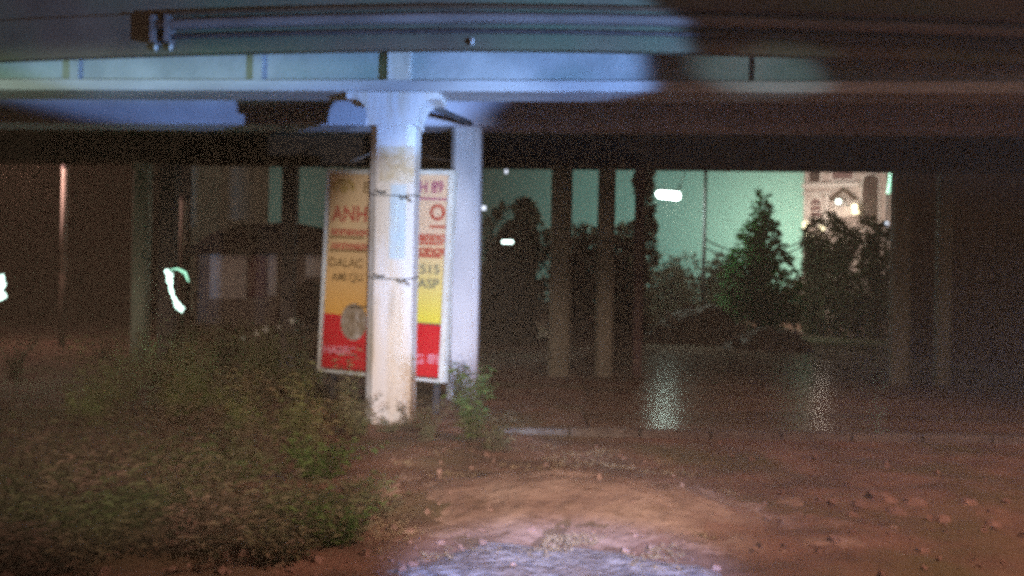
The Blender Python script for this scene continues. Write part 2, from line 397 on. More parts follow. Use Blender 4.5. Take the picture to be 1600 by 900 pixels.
for px in (240, 265, 741):
    c = P(px, 68, 12.3); c.y = ey(c.x)-.06
    o = MB().lathe([(0, .06), (.018, .06), (.027, .036), (.03, -.006), (.02, -.03), (0, -.036)], 12).build('insulator', M['white'], None, smooth=True)
    o.location = (c.x, c.y, 5.40)
    tag(o, {240: 'small pale insulator at the left end of the service pipe', 265: 'small pale insulator just right of the pipe end one', 741: 'lone small pale insulator under the middle of the pipe'}[px], 'insulator', 'pale insulators under the deck edge')

# ------------------------------------------------------------------ columns
b0 = G(597, 664)
CX, CY = b0.x+.02, 13.36
fc = thing('concrete_column', (CX, CY, 0), 'large white concrete column with stained plaster holding up the front girder, weeds at its foot', 'column', 'columns under the bridge')
W = .338
def octa(r, c=.30): 
    k = r*(1-c); return [(-r, -k), (-k, -r), (k, -r), (r, -k), (r, k), (k, r), (-k, r), (-r, k)]
def loft(secs): 
    mb = MB(); n = len(secs[0][0]); v = []; f = []
    for poly, z in secs: v += [(x, y, z) for x, y in poly]
    for i in range(len(secs)-1):
        for k in range(n): f.append((i*n+k, i*n+(k+1) % n, (i+1)*n+(k+1) % n, (i+1)*n+k))
    f += [tuple(range(n-1, -1, -1)), tuple((len(secs)-1)*n+k for k in range(n))]
    return mb.add(v, f)
zz = [-.2+i*.12 for i in range(40)]; secs = []
for z in zz:
    r = W*(1+.010*noise.noise(Vector((0, 0, z*2)))); 
    secs.append(([(x+.006*noise.noise(Vector((i*3., z*3, 1))), y+.006*noise.noise(Vector((i*3., z*3, 7)))) for i, (x, y) in enumerate(octa(r, .34))], z))
secs = [s for s in secs if s[1] < 4.42] + [(octa(W), 4.44)]
loft(secs).build('shaft', M['col'], fc)
cap = [(W+.03, 4.442), (W+.03, 4.56)]
for i in range(9):
    t = i/8*math.pi/2; cap.append((W+.045+.22*(1-math.cos(t)), 4.562+.27*math.sin(t)))
def rect(rx, ry): return [(-rx, -ry), (rx, -ry), (rx, ry), (-rx, ry)]
loft([(rect(r, W-.03), z) for r, z in cap] + [(rect(W+.37, W-.03), 4.84), (rect(W+.37, W-.03), ZS-.003)]).build('capital', M['col'], fc)
MB().box(-.08, .25, 13.02-CY, 13.178-CY, ZS+.172, ZS+.62).build('pilaster', M['col'], fc)
MB().box(-.094, -.085, 13.09-CY, 13.178-CY, ZS+.172, ZS+.5).build('drain_strip', M['darkmetal'], fc)
# wires wound round the column, and papers
for (py0, py1, lab) in ((297, 305, 'black wire tied round the column high up beside the emblem'), (429, 436, 'black wire tied round the middle of the column')):
    za, zb = P(600, py0, 12.97).z, P(600, py1, 12.97).z
    ring = [(CX+x*1.03, CY+y*1.03, za+(zb-za)*(.5+.5*math.sin(i*.9))) for i, (x, y) in enumerate(octa(W, .34))]
    ring.append(ring[0]); mb = MB().tube(ring, .009, 6)
    a = Vector((CX+.12, CY-W-.02, zb)); mb.tube([a, a+Vector((.07, -.03, -.05)), a+Vector((.13, -.02, -.02)), a+Vector((.2, 0, -.09))], .014, 6)
    a = Vector((CX-.22, CY-W-.02, za)); mb.tube([a, a+Vector((.07, -.02, -.03)), a+Vector((.16, -.02, -.02))], .016, 6)
    tag(mb.build('wire', M['wire']), lab, 'wire', 'wires round the front column')
def paper(name, px0, px1, py0, py1, m, label):
    a = P(px0, py1, 12.965); b = P(px1, py0, 12.965)
    n = 6; mb = MB(); v = []
    for j in range(n+1):
        for i in range(n+1):
            v.append((a.x+(b.x-a.x)*i/n, CY-W-.012-.010*noise.noise(Vector((i*.8, j*.8, px0))), a.z+(b.z-a.z)*j/n))
    mb.add(v, [(j*(n+1)+i, j*(n+1)+i+1, (j+1)*(n+1)+i+1, (j+1)*(n+1)+i) for j in range(n) for i in range(n)])
    o = mb.build(name, m); s = o.modifiers.new('s', 'SOLIDIFY'); s.thickness = .003
    return tag(o, label, 'notice')
M['paperblue'] = mat('pale_blue_paper', (.52,.66,.76), (.60,.68,.72), scale=3)
M['papertan'] = mat('torn_tan_paper', (.60,.50,.34), (.70,.64,.54), scale=7, lo=.42, hi=.58)
paper('faded_notice', 607, 634, 288, 404, M['paperblue'], 'faded pale blue paper strip pasted on the middle of the front column')
paper('torn_notice', 592, 647, 228, 284, M['papertan'], 'torn tan paper remains near the top of the front column shaft')

def simple_col(px, Y, wpx, m, label, pybase=None, base_z=-.1, cap_=True, top=ZS-.003):
    c = P(px, 350, Y); r = wpx/FPX*Y/2
    t = thing('concrete_column', (c.x, Y, 0), label, 'column', 'columns under the bridge')
    loft([(octa(r*.99), base_z), (octa(r), 2.6), (octa(r*.98), top-.302 if cap_ else top)]).build('shaft', m, t)
    if base_z > 0: loft([(octa(r*1.01), -.1), (octa(r*1.0), base_z-.001)]).build('shade_band', M['tar'], t)
    if cap_: loft([(rect(r*1.05, r*1.05), top-.30), (rect(r*1.9, r*1.1), top-.09), (rect(r*1.9, r*1.1), top)]).build('capital', m, t)
    return t
simple_col(728, 16.16, 46, M['col2'], 'pale column of the second row, just right of the tall sign', base_z=-.1, cap_=False)
simple_col(877, 21.15, 33, M['col3'], 'grey rear column left of its slimmer twin, right of the bushes', cap_=False)
simple_col(947, 21.15, 27, M['col3'], 'slimmer grey rear column between the wide one and the leafy tree', cap_=False)
simple_col(999, 21.15, 15, M['coldark'], 'thin dark rear column against the narrow leafy tree', cap_=False)
simple_col(1408, 21.15, 27, M['col3'], 'dim grey rear column at the right end of the lit opening', cap_=False)
simple_col(1476, 21.15, 21, M['col3'], 'narrow dim rear column furthest right in front of dark wall', cap_=False)
simple_col(222, 21.15, 25, M['col3'], 'grey rear column left of the glowing weed tip', cap_=False)
simple_col(264, 21.15, 26, M['coldark'], 'dark purple grey rear column behind the glowing weed tip', cap_=False)
simple_col(452, 21.15, 22, M['coldark'], 'dark slim rear column above the round roofed shed', cap_=False)
# thin bright posts
for px, wpx, y0, y1, lab in ((101, 10, 262, 428, 'bright slim pale post at far left under the bridge'), (287, 11, 312, 390, 'slim pale pinkish post left of the shed roof')):
    a = P(px, 300, 26); r = wpx/FPX*26/2; z1 = P(px, y0, 26).z; zb = P(px, y1, 26).z
    t = thing('post', (a.x, 26, 0), lab, 'post', 'slim posts on the left')
    MB().tube([(0, 0, zb), (0, 0, z1)], r, 10).build('upper_shaft', M['colpale'], t, smooth=True)
    MB().tube([(0, 0, -.1), (0, 0, zb-.002)], r*1.02, 10).build('shade_band', M['tar'], t, smooth=True)  # lower post coloured dark where it fades out of the light
    MB().lathe([(0, .12), (r*.9, .1), (r*1.3, .02), (r*1.3, 0), (0, 0)], 12, (0, 0, z1)).build('cap', M['coldark'], t, smooth=True)
# brace and cables
a, b = P(674, 166, 14.2), P(735, 193, 15.6)
t = tag(MB().tube([a, b], .05, 8).build('brace', M['darkmetal'], bridge, smooth=True)); t.location = -Vector(bridge.location)
def cable(p, q, sag, r, label, nm='cable', m='wire'):
    pts = [Vector(p).lerp(Vector(q), i/16) - Vector((0, 0, sag*4*(i/16)*(1-i/16))) for i in range(17)]
    return tag(MB().tube(pts, r, 6).build(nm, M[m]), label, 'cable')
cable(P(505, 262, 17.5), P(582, 238, 17.5), .05, .018, 'short pale cable hanging behind the top left of the sign', m='pipe')
cable(P(664, 243, 17.5), P(704, 250, 17.5), .03, .018, 'short pale cable between the two nearest columns', m='pipe')

# ------------------------------------------------------------------ sign
BL, BR, TL = P(496, 580, 14.55), P(690, 598, 13.95), P(509, 265, 14.55)
u = BR-BL; SW = u.length; vdir = (TL-BL); SH = vdir.length*1.0
ux = u.normalized(); vz = (vdir-ux*vdir.dot(ux)).normalized(); ny = vz.cross(ux)
sign = thing('advertising_sign', BL, 'tall orange and red advertising board with white frame standing behind the front column', 'sign')
sign.matrix_world = Matrix.Translation(BL) @ Matrix((ux, ny, vz)).transposed().to_4x4()
SWT = SW*1.02
b = .075; T = .14
MB().box(b, SWT-b, .01, T-.01, b, SH-b).build('backing', M['darkmetal'], sign)
RZ = SH*.275
MB().box(b, SWT-b, 0, .009, RZ+.002, SH-b).build('face_panel', M['face'], sign)
v = [(b, RZ+.06), (SWT-b, RZ-.02)]
MB().prism([(b, b), (SWT-b, b), (SWT-b, RZ-.03), (b, RZ+.05)], -.006, -.001).build('red_panel', M['redp'], sign)
for (x0, x1, z0, z1) in ((0, b*.8, 0, SH), (SWT-b*1.3, SWT, 0, SH), (b*.8+.002, SWT-b*1.3-.002, 0, b*.6), (b*.8+.002, SWT-b*1.3-.002, SH-b, SH)):
    MB().box(x0, x1, -.025, T, z0, z1).build('frame_bar', M['white'], sign, bevel=.006)
for x in (.2, SWT-.2): MB().box(x-.04, x+.04, T+.002, T+.08, -1.1, SH*.7).build('post', M['darkmetal'], sign)
def text(s, px, py, hpx, m, wfac=1.0, bold=.012, tilt=0):
    # px,py = left/baseline in photo pixels measured on the board
    c = bpy.data.curves.new('t', 'FONT'); c.body = s; c.size = 1; c.extrude = .0; c.offset = bold
    o = bpy.data.objects.new('t', c); sc.collection.objects.link(o)
    dg = bpy.context.evaluated_depsgraph_get(); me = bpy.data.meshes.new_from_object(o.evaluated_get(dg)); bpy.data.objects.remove(o)
    d = ray(px, py); 
    tt = (BL-CAM).dot(ny)/d.dot(ny); q = CAM+d*tt-BL; x, z = q.dot(ux), q.dot(vz)
    s_ = hpx/FPX*14.2/.69
    mb = MB(); k = 0
    for vv in me.vertices: mb.v.append((x+vv.co.x*s_*wfac, -.012, z+vv.co.y*s_+vv.co.x*s_*wfac*tilt))
    mb.f = [tuple(p.vertices) for p in me.polygons]; bpy.data.meshes.remove(me)
    return mb.build('lettering', M[m], sign)
def bar(px0, px1, py, hpx, m, nm='underline'):
    def sxz(px, py_):
        d = ray(px, py_); tt = (BL-CAM).dot(ny)/d.dot(ny); q = CAM+d*tt-BL; return q.dot(ux), q.dot(vz)
    (xa, za), (xb, zb) = sxz(px0, py), sxz(px1, py+(px1-px0)*.03); h = hpx/FPX*14.2/2
    return MB().prism([(xa, za-h), (xb, zb-h), (xb, zb+h), (xa, za+h)], -.012, -.002).build(nm, M[m], sign)
text('B', 567, 301, 17, 'brownt', 1.0)
text('H 89', 655, 301, 18, 'pinkt', .80, .02)
bar(652, 700, 310, 3, 'pinkt')
text('ANH', 519, 345, 24, 'redt', .86, .02)
# round emblem at the top left: rays round a disc
def ring_em(px, py, r0, r1, m, nm, n=28, a0=0, a1=2*math.pi, sq=1):
    d = ray(px, py); tt = (BL-CAM).dot(ny)/d.dot(ny); q = CAM+d*tt-BL; x, z = q.dot(ux), q.dot(vz); k = 14.2/FPX
    v = []; f = []
    for i in range(n+1):
        t = a0+(a1-a0)*i/n
        for r in (r0, r1): v.append((x+math.cos(t)*r*k, -.012, z+math.sin(t)*r*k*sq))
    for i in range(n): f.append((2*i, 2*i+2, 2*i+3, 2*i+1))
    return MB().add(v, f).build(nm, M[m], sign)
ring_em(538, 294, 0, 8, 'gold', 'emblem')
for k in range(7):
    a = R(-10+k*33.3); ring_em(538+math.cos(a)*14, 293-math.sin(a)*11, 0, 4.4, 'gold', 'emblem_petal', 10)
ring_em(684, 332, 8, 13, 'redt', 'emblem_ring', 24); bar(672, 697, 354, 4, 'redt')
bar(516, 570, 370, 3.5, 'brownt'); bar(515, 573, 391, 3.5, 'brownt')
text('annaooo', 518, 366, 13, 'redt', 1.1, .03); text('onnoaoo', 518, 388, 13, 'redt', 1.1, .03)
bar(656, 692, 380, 4, 'redt'); bar(655, 690, 400, 4, 'redt')
text('anno', 655, 376, 15, 'redt', 1.1, .04); text('onou', 655, 397, 15, 'redt', 1.1, .04)
text('DALAC', 514, 416, 14, 'brownt', .95, .02); text('515', 656, 427, 14, 'greyt', 1.15, .02)
text('AMI QU', 519, 438, 13, 'brownt', .85, .02); text('ASP', 653, 449, 14, 'greyt', 1.1, .02)
bar(545, 578, 479, 4, 'brownt')
ring_em(553, 503, 0, 24, 'bowl', 'dish_picture', 24, sq=1.25)
text('HABEC', 505, 551, 13, 'pinkw', 1.0, .02); text('G', 648, 567, 14, 'pinkw', 1.1, .02); text('89', 668, 567, 14, 'pinkw', 1.15, .02)

# ------------------------------------------------------------------ background buildings
# dark building far left
YB = 46
def wallbox(name, px0, px1, Y, depth, ztop, m, label, cat, windows=(), roof=None):
    xa, xb = P(px0, 350, Y).x, P(px1, 350, Y).x; cx_ = (xa+xb)/2
    t = thing(name, (cx_, Y, 0), label, cat, rz=math.atan2(-cx_, Y) if px0 > 0 else 0)
    MB().box(xa-cx_, xb-cx_, 0, depth, -.1, ztop).build('wall', m, t)
    MB().box(xa-cx_-.15, xb-cx_+.15, -.15, depth+.15, ztop+.002, ztop+.3).build('roof', roof or m, t)
    for (wx0, wx1, wy0, wy1, wm) in windows:
        a_, b_ = P(wx0, wy1, Y), P(wx1, wy0, Y)
        f_ = MB().box(a_.x-cx_, b_.x-cx_, -.07, -.003, a_.z, b_.z).build('window', M['housedark'] if wm is None else wm, t)
        MB().box(a_.x-cx_-.06, b_.x-cx_+.06, -.12, -.003, a_.z-.12, a_.z-.004).build('sill', m, f_)
    return t
wallbox('building', -500, 228, YB, 8, 12, M['walldark'], 'long dark brown building at the far left beneath the bridge', 'building',)
wallbox('plastered_house', 246, 414, 52, 8, 12, M['wallgrey'], 'dim grey green plastered house behind the shed', 'house')
wallbox('narrow_building', 446, 466, 50, 6, 12, M['walldark'], 'narrow dark building between two strips of teal sky', 'building')
# dark boundary wall at right
xa, xb = P(1404, 350, 30).x, 40
t = thing('tall_wall', ((xa+xb)/2, 30, 0), 'tall dark brown wall closing the right side under the bridge', 'wall')
hw = (xb-xa)/2
MB().box(-hw, hw, 0, .4, -.1, 8).build('wall_face', M['walldark'], t)
for i in range(8): MB().box(-hw+.1+i*3, -hw+.5+i*3, -.12, -.003, -.1, 7.9).build('pier', M['walldark'], t)

# round-roofed shed
YS = 42
a, b = P(306, 500, YS), P(520, 500, YS); cxs = (a.x+b.x)/2; hw = (b.x-a.x)/2
sh = thing('shed', (cxs, YS, 0), 'low shed with a dark domed tarpaulin roof and pale shutter, left of the sign', 'shed')
zt = P(400, 393, YS).z
MB().box(-hw, hw, 0, 4, -.1, zt).build('wall', M['shed'], sh)
def PX(px, py, Y=YS): q = P(px, py, Y); return q.x-cxs, q.z
top = [(298, 393), (308, 384), (325, 372), (345, 362), (372, 355), (405, 351), (440, 349), (475, 351), (505, 357), (528, 370), (545, 393)]
poly = [PX(*q) for q in top]
MB().prism([(x, z) for x, z in poly] + [(poly[-1][0], poly[-1][1]-.12), (poly[0][0], poly[0][1]-.12)], -.5, 4.4).build('roof', M['tarp'], sh)
for (x0, x1, y0, y1, nm, m) in ((328, 386, 396, 466, 'shutter', 'shutter'), (389, 417, 398, 464, 'door', 'reddoor'), (419, 434, 394, 462, 'side_panel', 'shutter'), (478, 505, 396, 432, 'window', 'shutter')):
    (p0, z0), (p1, z1) = PX(x0, y1), PX(x1, y0)
    f_ = MB().box(p0, p1, -.06, -.003, z0, z1).build(nm, M[m], sh)
    if nm == 'shutter':
        for k in range(8): MB().box(p0+.05, p1-.05, -.085, -.063, z0+.1+k*(z1-z0)/8, z0+.16+k*(z1-z0)/8).build('slat', M[m], f_)
for px in (312, 440): 
    x = PX(px, 450)[0]; MB().box(x-.06, x+.06, -.4, -.28, -.1, zt-.1).build('post', M['steel'], sh)
# dark covered motorbike-like round bulk beside it = covered cart
c = P(487, 470, 38); ct = thing('covered_cart', (c.x, 38, 0), 'dark rounded bundle under a cover beside the left edge of the sign', 'cart')
MB().lathe([(.8, .35), (.86, .9), (.80, 1.5), (.6, 1.95), (.3, 2.15), (0, 2.2)], 20).build('cover', M['tarp'], ct, smooth=True)
for s in (-.5, .5):
    o = MB().tube([(s, -.86, .32), (s, -.74, .32)], .32, 16).build('wheel', M['darkmetal'], ct, smooth=True)
MB().box(-.8, .8, -.6, .6, .3, .37).build('platform', M['steel'], ct)

# house at right
YH = 60; hc = P(1335, 400, YH)
hs = thing('ornate_house', (hc.x, YH, 0), 'tall cream house with arched window and lit lamps, seen at the right under the bridge', 'house', rz=R(-19))
def HX(px, py): q = P(px, py, YH); return q.x-hc.x, q.z
x0, _ = HX(1256, 400); x1, _ = HX(1402, 400)
MB().box(x0, x1, 0, 7, -.1, 13).build('wall', M['house'], hs)
MB().box(x0-.3, x1+.3, -.3, 9.3, 13.003, 13.4).build('roof', M['reddoor'], hs)
def hbox(nm, px0, px1, py0, py1, m, d0=-.12, d1=-.003, par=None):
    (p0, z0), (p1, z1) = HX(px0, py1), HX(px1, py0)
    return MB().box(p0, p1, d0, d1, z0, z1).build(nm, M[m], par or hs)
for (q) in ((1266, 1284, 240, 282), (1302, 1334, 240, 279)):
    wdw = hbox('window', q[0]-3, q[1]+3, q[2], q[3]+3, 'housetrim')
    hbox('pane', *q, 'housedark' if q[0] == 1266 else 'reddoor', -.16, -.123, wdw)
hbox('cornice', 1256, 1342, 286, 291, 'housetrim', -.35)
hbox('cornice', 1256, 1300, 299, 302, 'housetrim', -.25)
g0, g1, g2 = HX(1296, 312), HX(1318, 293), HX(1340, 312)
h0, h1, h2 = HX(1303, 312), HX(1318, 299), HX(1333, 312)
MB().prism([g0, h0, h1, h2, g2, g1], -.4, -.003).build('gable_moulding', M['walldark'], hs)
def arch(px0, px1, pyb, pyt, m, d0, d1, nm, par):
    (a0, zb), (a1, zt_) = HX(px0, pyb), HX(px1, pyt); r = (a1-a0)/2; cxx = (a0+a1)/2
    poly = [(a0, zb), (a1, zb)] + [(cxx+r*math.cos(math.pi*i/10), zt_-r+r*math.sin(math.pi*i/10)) for i in range(11)]
    return MB().prism(poly, d0, d1).build(nm, M[m], par)
aw = arch(1262, 1291, 352, 303, 'housetrim', -.14, -.003, 'arched_window', hs)
arch(1268, 1285, 348, 309, 'reddoor', -.18, -.143, 'pane', aw)
for i in range(3): hbox('glazing_bar', 1268, 1285, 318+i*10, 319.5+i*10, 'housetrim', -.21, -.183, aw)
hbox('pillar', 1258, 1263, 305, 372, 'housetrim', -.55, -.2); hbox('pillar', 1291, 1297, 305, 372, 'housetrim', -.55, -.2)
aw2 = arch(1343, 1374, 345, 271, 'housetrim', -.1, -.003, 'arched_window', hs)
arch(1346, 1371, 345, 274, 'housedark', -.15, -.103, 'pane', aw2)
hbox('balcony', 1300, 1342, 326, 340, 'house', -1.0)
for i in range(9): hbox('baluster', 1301+i*4.6, 1302.6+i*4.6, 316, 325.8, 'housetrim', -.95, -.85)
# lamps of the house (lit, each its own thing)
def lamp_bulb(px, py, Y, w, h, em, label, name='wall_lamp', cat='lamp', group='lit lamps on the house', e=0, col=(1,1,1), out_=.35):
    c = P(px, py, Y); k = Y/FPX
    t = thing(name, (c.x, c.y, c.z), label, cat, group)
    n = 14; r = min(w, h)/2*k; Lh = max(w, h)/2*k-r*.6
    pts = [(-Lh, 0, 0), (-Lh*.85, 0, 0), (Lh*.85, 0, 0), (Lh, 0, 0)] if w > h else [(0, 0, -Lh), (0, 0, -Lh*.85), (0, 0, Lh*.85), (0, 0, Lh)]
    o = MB().tube(pts, [r*.6, r, r, r*.6], n).build('globe', em, t, smooth=True)
    MB().box(-.05, .05, r, r+.25, -.05, .05).build('bracket', M['darkmetal'], t)
    if e: light('lamp_light', 'POINT', (c.x, c.y-out_, c.z), e, col, shadow_soft_size=.3)
    return t
lamp_bulb(1310, 315, YH-1.3, 11, 7, E_cool, 'cool white lamp under the gable of the house', e=45, col=(.85,1,.95), out_=1.2)
lamp_bulb(1335, 323, YH-1.3, 12, 7, E_warm, 'warm lamp above the balcony at the right, upper of the pair', e=35, col=(1,.8,.5))
lamp_bulb(1337, 331.5, YH-1.3, 13, 5, E_warm, 'warm lamp directly beneath its twin over the balcony')
lamp_bulb(1259, 352, YH-1.0, 10, 18, E_warm, 'tall warm porch lamp left of the arched window', e=120, col=(1,.82,.6), out_=2.2)
lamp_bulb(1262, 367, YH-1.0, 16, 6, E_warm, 'wide warm porch lamp lowest on the left corner of the house')
lamp_bulb(1284, 356, YH-1.0, 9, 12, E_warm, 'warm porch lamp right below the arched window', e=40, col=(1,.8,.65), out_=1.5)
lamp_bulb(1384, 350, YH-8, 12, 7, E_blue, 'small bluish lamp apart to the right of the house')
# green neon tube shaped like a hooked post
c = P(1390, 285, YH-7); k = (YH-7)/FPX
t = thing('neon_tube', c, 'pale green lit tube with a hooked top, right of the house', 'lamp')
MB().tube([(-9*k, 0, 16*k), (-2*k, 0, 19*k), (3*k, 0, 18*k), (1*k, 0, 0), (-2*k, 0, -17*k)], [2.5*k, 3*k, 3.4*k, 3.2*k, 2.6*k], 10).build('tube', E_green, t, smooth=True)
MB().tube([(0, .3, -c.z), (0, .3, 20*k)], .07, 8).build('pole', M['darkmetal'], t)
light('lamp_light', 'POINT', c-Vector((.6, 1.5, 0)), 60, (.5, 1, .7), shadow_soft_size=.3)
light('leaf_fill', 'POINT', P(1232, 425, 41), 120, (.55, 1, .65), shadow_soft_size=1.2, specular_factor=0)  # unseen lamp added to light the conifer's leaves
light('house_fill', 'POINT', P(1290, 330, YH-6), 1300, (1, .80, .70), shadow_soft_size=.5, specular_factor=0)  # unseen fill added to brighten the house front

# street lamp in the middle
YL = 40; pb = P(1100, 400, YL); lc = P(1044, 305, YL)
st = thing('street_lamp', (pb.x, YL, 0), 'lit street lamp with a broad white head hanging left of its thin dark pole', 'street lamp')
MB().tube([(0, 0, -.1), (0, 0, 3), (.0, 0, 8.0)], [.10, .085, .065], 12).build('pole', M['darkmetal'], st, smooth=True)
dx = lc.x-pb.x
MB().tube([(0, 0, 7.6), (-.25, 0, 7.95), (dx*.5, 0, 7.75), (dx+.5, 0, lc.z+.35), (dx+.3, 0, lc.z+.16)], .04, 8).build('arm', M['darkmetal'], st, smooth=True)
k = YL/FPX
hd = MB().box(-17*k, 17*k, -.22, .22, 5*k, 8*k).build('head', M['darkmetal'], st, bevel=.03); hd.location = (dx, 0, lc.z); hd.rotation_euler.y = R(4)
e = MB().prism([(-18*k, 4*k), (-19*k, 0), (-14*k, -5*k), (16*k, -6*k), (19*k, -3*k), (17*k, 5*k)], -.2, .2).build('lens', E_white, hd, bevel=.05)
light('street_lamp_light', 'POINT', (lc.x, YL-.4, lc.z-.5), 260, (.75, 1, .92), shadow_soft_size=.3)
for i, (z0, sag) in enumerate(((0, 1.0), (-.55, .8))):
    cable(P(1102, 374+i*14, YL), P(1290, 350+i*14, 44), sag, .035, ['upper', 'lower'][i]+' of two slack cables running right from the street lamp pole')

# other far lights
lamp_bulb(793, 378, 29, 22, 6, E_cool, 'white strip light low among the dark bushes right of the second column', 'strip_light', 'lamp', 'distant lights between the trees', e=12, col=(.7,1,.85))
lamp_bulb(791, 256.5, 70, 8, 6, E_blue, 'small white window light high over the bushes, upper of two', 'distant_light', 'lamp', 'distant lights between the trees')
lamp_bulb(791, 268, 70, 8, 6, E_blue, 'small white window light high over the bushes, lower of two', 'distant_light', 'lamp', 'distant lights between the trees')
lamp_bulb(755, 325, 30, 9, 12, E_blue, 'small bluish light touching the right edge of the second column', 'distant_light', 'lamp', 'distant lights between the trees')

# ------------------------------------------------------------------ trees
def tree(px, Y, top_py, width_px, label, m, name='tree', n=2600, size=.28, base_py=None, conifer=False, group='trees beyond the bridge', squat=1.0):
    c = P(px, 400, Y); zt_ = P(px, top_py, Y).z; wd = width_px/FPX*Y/2
    t = thing(name, (c.x, Y, 0), label, 'tree', group)
    s0 = rnd()*50
    mbt = MB().tube([(0, 0, -.1), (.05, 0, zt_*.35), (-.04, 0, zt_*.7), (0, 0, zt_*.95)], [.16, .12, .07, .02], 8)
    bl = []
    if conifer:
        for j in range(15):
            f = j/14; z = zt_*(.16+.80*f); r = wd*(1.05-f)*(.75+.5*rnd())
            for k_ in range(5):
                a_ = rnd()*6.28; rr = r*.55; bl.append((math.cos(a_)*rr, math.sin(a_)*rr, z+rnd()*.3, r*.42+.14, .7))
                mbt.tube([(0, 0, z-.2), (math.cos(a_)*r, math.sin(a_)*r, z+.1)], [.03, .01], 5)
    else:
        for j in range(16):
            f = rnd(); f = (j+rnd())/16; z = .25+zt_*.86*f; a_ = rnd()*6.28; rr = wd*.75*math.sqrt(rnd())*(1.0-.6*f)
            bl.append((math.cos(a_)*rr, math.sin(a_)*rr, z, wd*(.28+.22*rnd()), squat))
            mbt.tube([(0, 0, z*.6), (math.cos(a_)*rr, math.sin(a_)*rr, z)], [.05, .015], 5)
    mbt.build('trunk', M['bark'], t)
    foliage(MB(), bl, n, size).build('crown', m, t)
    return t
tree(1188, 38, 308, 132, 'green conifer shaped tree standing against the bright green sky', M['leafgreen'], 'conifer_tree', 4200, .34, conifer=True)
tree(1003, 35, 225, 46, 'narrow dark leafy tree along the left edge of the lit opening', M['leafdark'], n=3000, size=.24)
tree(795, 33, 335, 150, 'dark bushy tree right of the second column, strip light in it', M['leafdark'], n=7000)
tree(822, 36, 296, 50, 'dark spiky topped tree left of the wide grey rear column', M['leafdark'], n=6000)
tree(912, 36, 345, 110, 'dark tree filling the gap between the two grey rear columns', M['leafdark'], n=6000)
tree(975, 37, 350, 80, 'dark tree right of the slimmer grey rear column', M['leafdark'], n=6000)
tree(1280, 46, 372, 52, 'low dark tree in front of the left corner of the house', M['leafdark'], n=3000, size=.3)
tree(1310, 45, 345, 150, 'large dark tree mass in front of the middle of the house', M['leafdark'], n=5200, size=.3)
tree(1368, 44, 338, 130, 'large dark tree mass in front of the right side of the house', M['leafdark'], n=5200, size=.3)
tree(1415, 42, 300, 60, 'dark tree beside the tall wall at the right edge of the opening', M['leafdark'], n=2600, size=.3)
tree(462, 48, 352, 70, 'dark tree rising behind the domed shed roof', M['leafdark'], n=2000)
tree(1130, 46, 400, 110, 'low dark bush line left of the conifer shaped tree', M['leafdark'], n=3200, size=.28)
tree(1055, 48, 412, 120, 'low dark bush line under the street lamp head', M['leafdark'], n=3200, size=.28)
# far dark tree line to close the horizon
mb = MB(); bl = []
for i in range(60):
    px = -100+i*31; Y = 75+rnd()*8; q = P(px, 440, Y); bl.append((q.x, Y, .8, 2.2+rnd()*1.2))
tag(foliage(mb, bl, 26000, .6).build('distant_woodland', M['leafdark']), 'far dark line of woodland closing the horizon under the bridge', 'woodland', kind='stuff')
# rubble heap
def heap(px, Y, wpx, h, label, seed, nb=60):
    c = P(px, 470, Y); wd = wpx/FPX*Y/2
    t = thing('rubble_heap', (c.x, Y, 0), label, 'rubble heap', 'rubble heaps beyond the bridge')
    n1 = 26; v = []; f = []
    for j in range(n1+1):
        for i in range(n1+1):
            x = (i/n1*2-1)*wd; y = (j/n1*2-1)*wd*.6; r = min(1, math.hypot(x/wd, y/(wd*.6)))
            v.append((x, y, h*(1-r*r)*(.75+.6*noise.noise(Vector((x*.7+seed, y*.7, 0))))+.25*noise.noise(Vector((x*2, y*2, seed)))*(1-r)-.05))
    for j in range(n1):
        for i in range(n1): a_ = j*(n1+1)+i; f.append((a_, a_+1, a_+n1+2, a_+n1+1))
    MB().add(v, f).build('soil_mound', M['rubble'], t)
    mb = MB()
    for _ in range(nb):
        x = (rnd()*2-1)*wd*.8; y = -rnd()*wd*.5; r = math.hypot(x/wd, y/(wd*.6)); s = .05+.15*rnd()**2
        z = h*max(0, 1-r*r)*.8; m_ = Matrix.Rotation(rnd()*6, 3, rv().normalized())
        cs = [m_ @ Vector((a_*s*(.6+rnd()), b_*s, c_*s*.5)) + Vector((x, y, z)) for c_ in (-1, 1) for b_ in (-1, 1) for a_ in (-1, 1)]
        mb.add(cs, [(0,2,3,1), (4,5,7,6), (0,1,5,4), (2,6,7,3), (0,4,6,2), (1,3,7,5)])
    tag(mb.build('broken_blocks', M['rubblep'], t), kind='stuff')
heap(1090, 36, 200, 1.6, 'heap of grey rubble left of the conifer shaped tree', 3)
heap(1200, 33, 150, .9, 'lower heap of rubble at the foot of the conifer shaped tree', 9, 40)
heap(930, 34, 160, 1.1, 'dim rubble heap behind the grey rear columns', 14, 30)

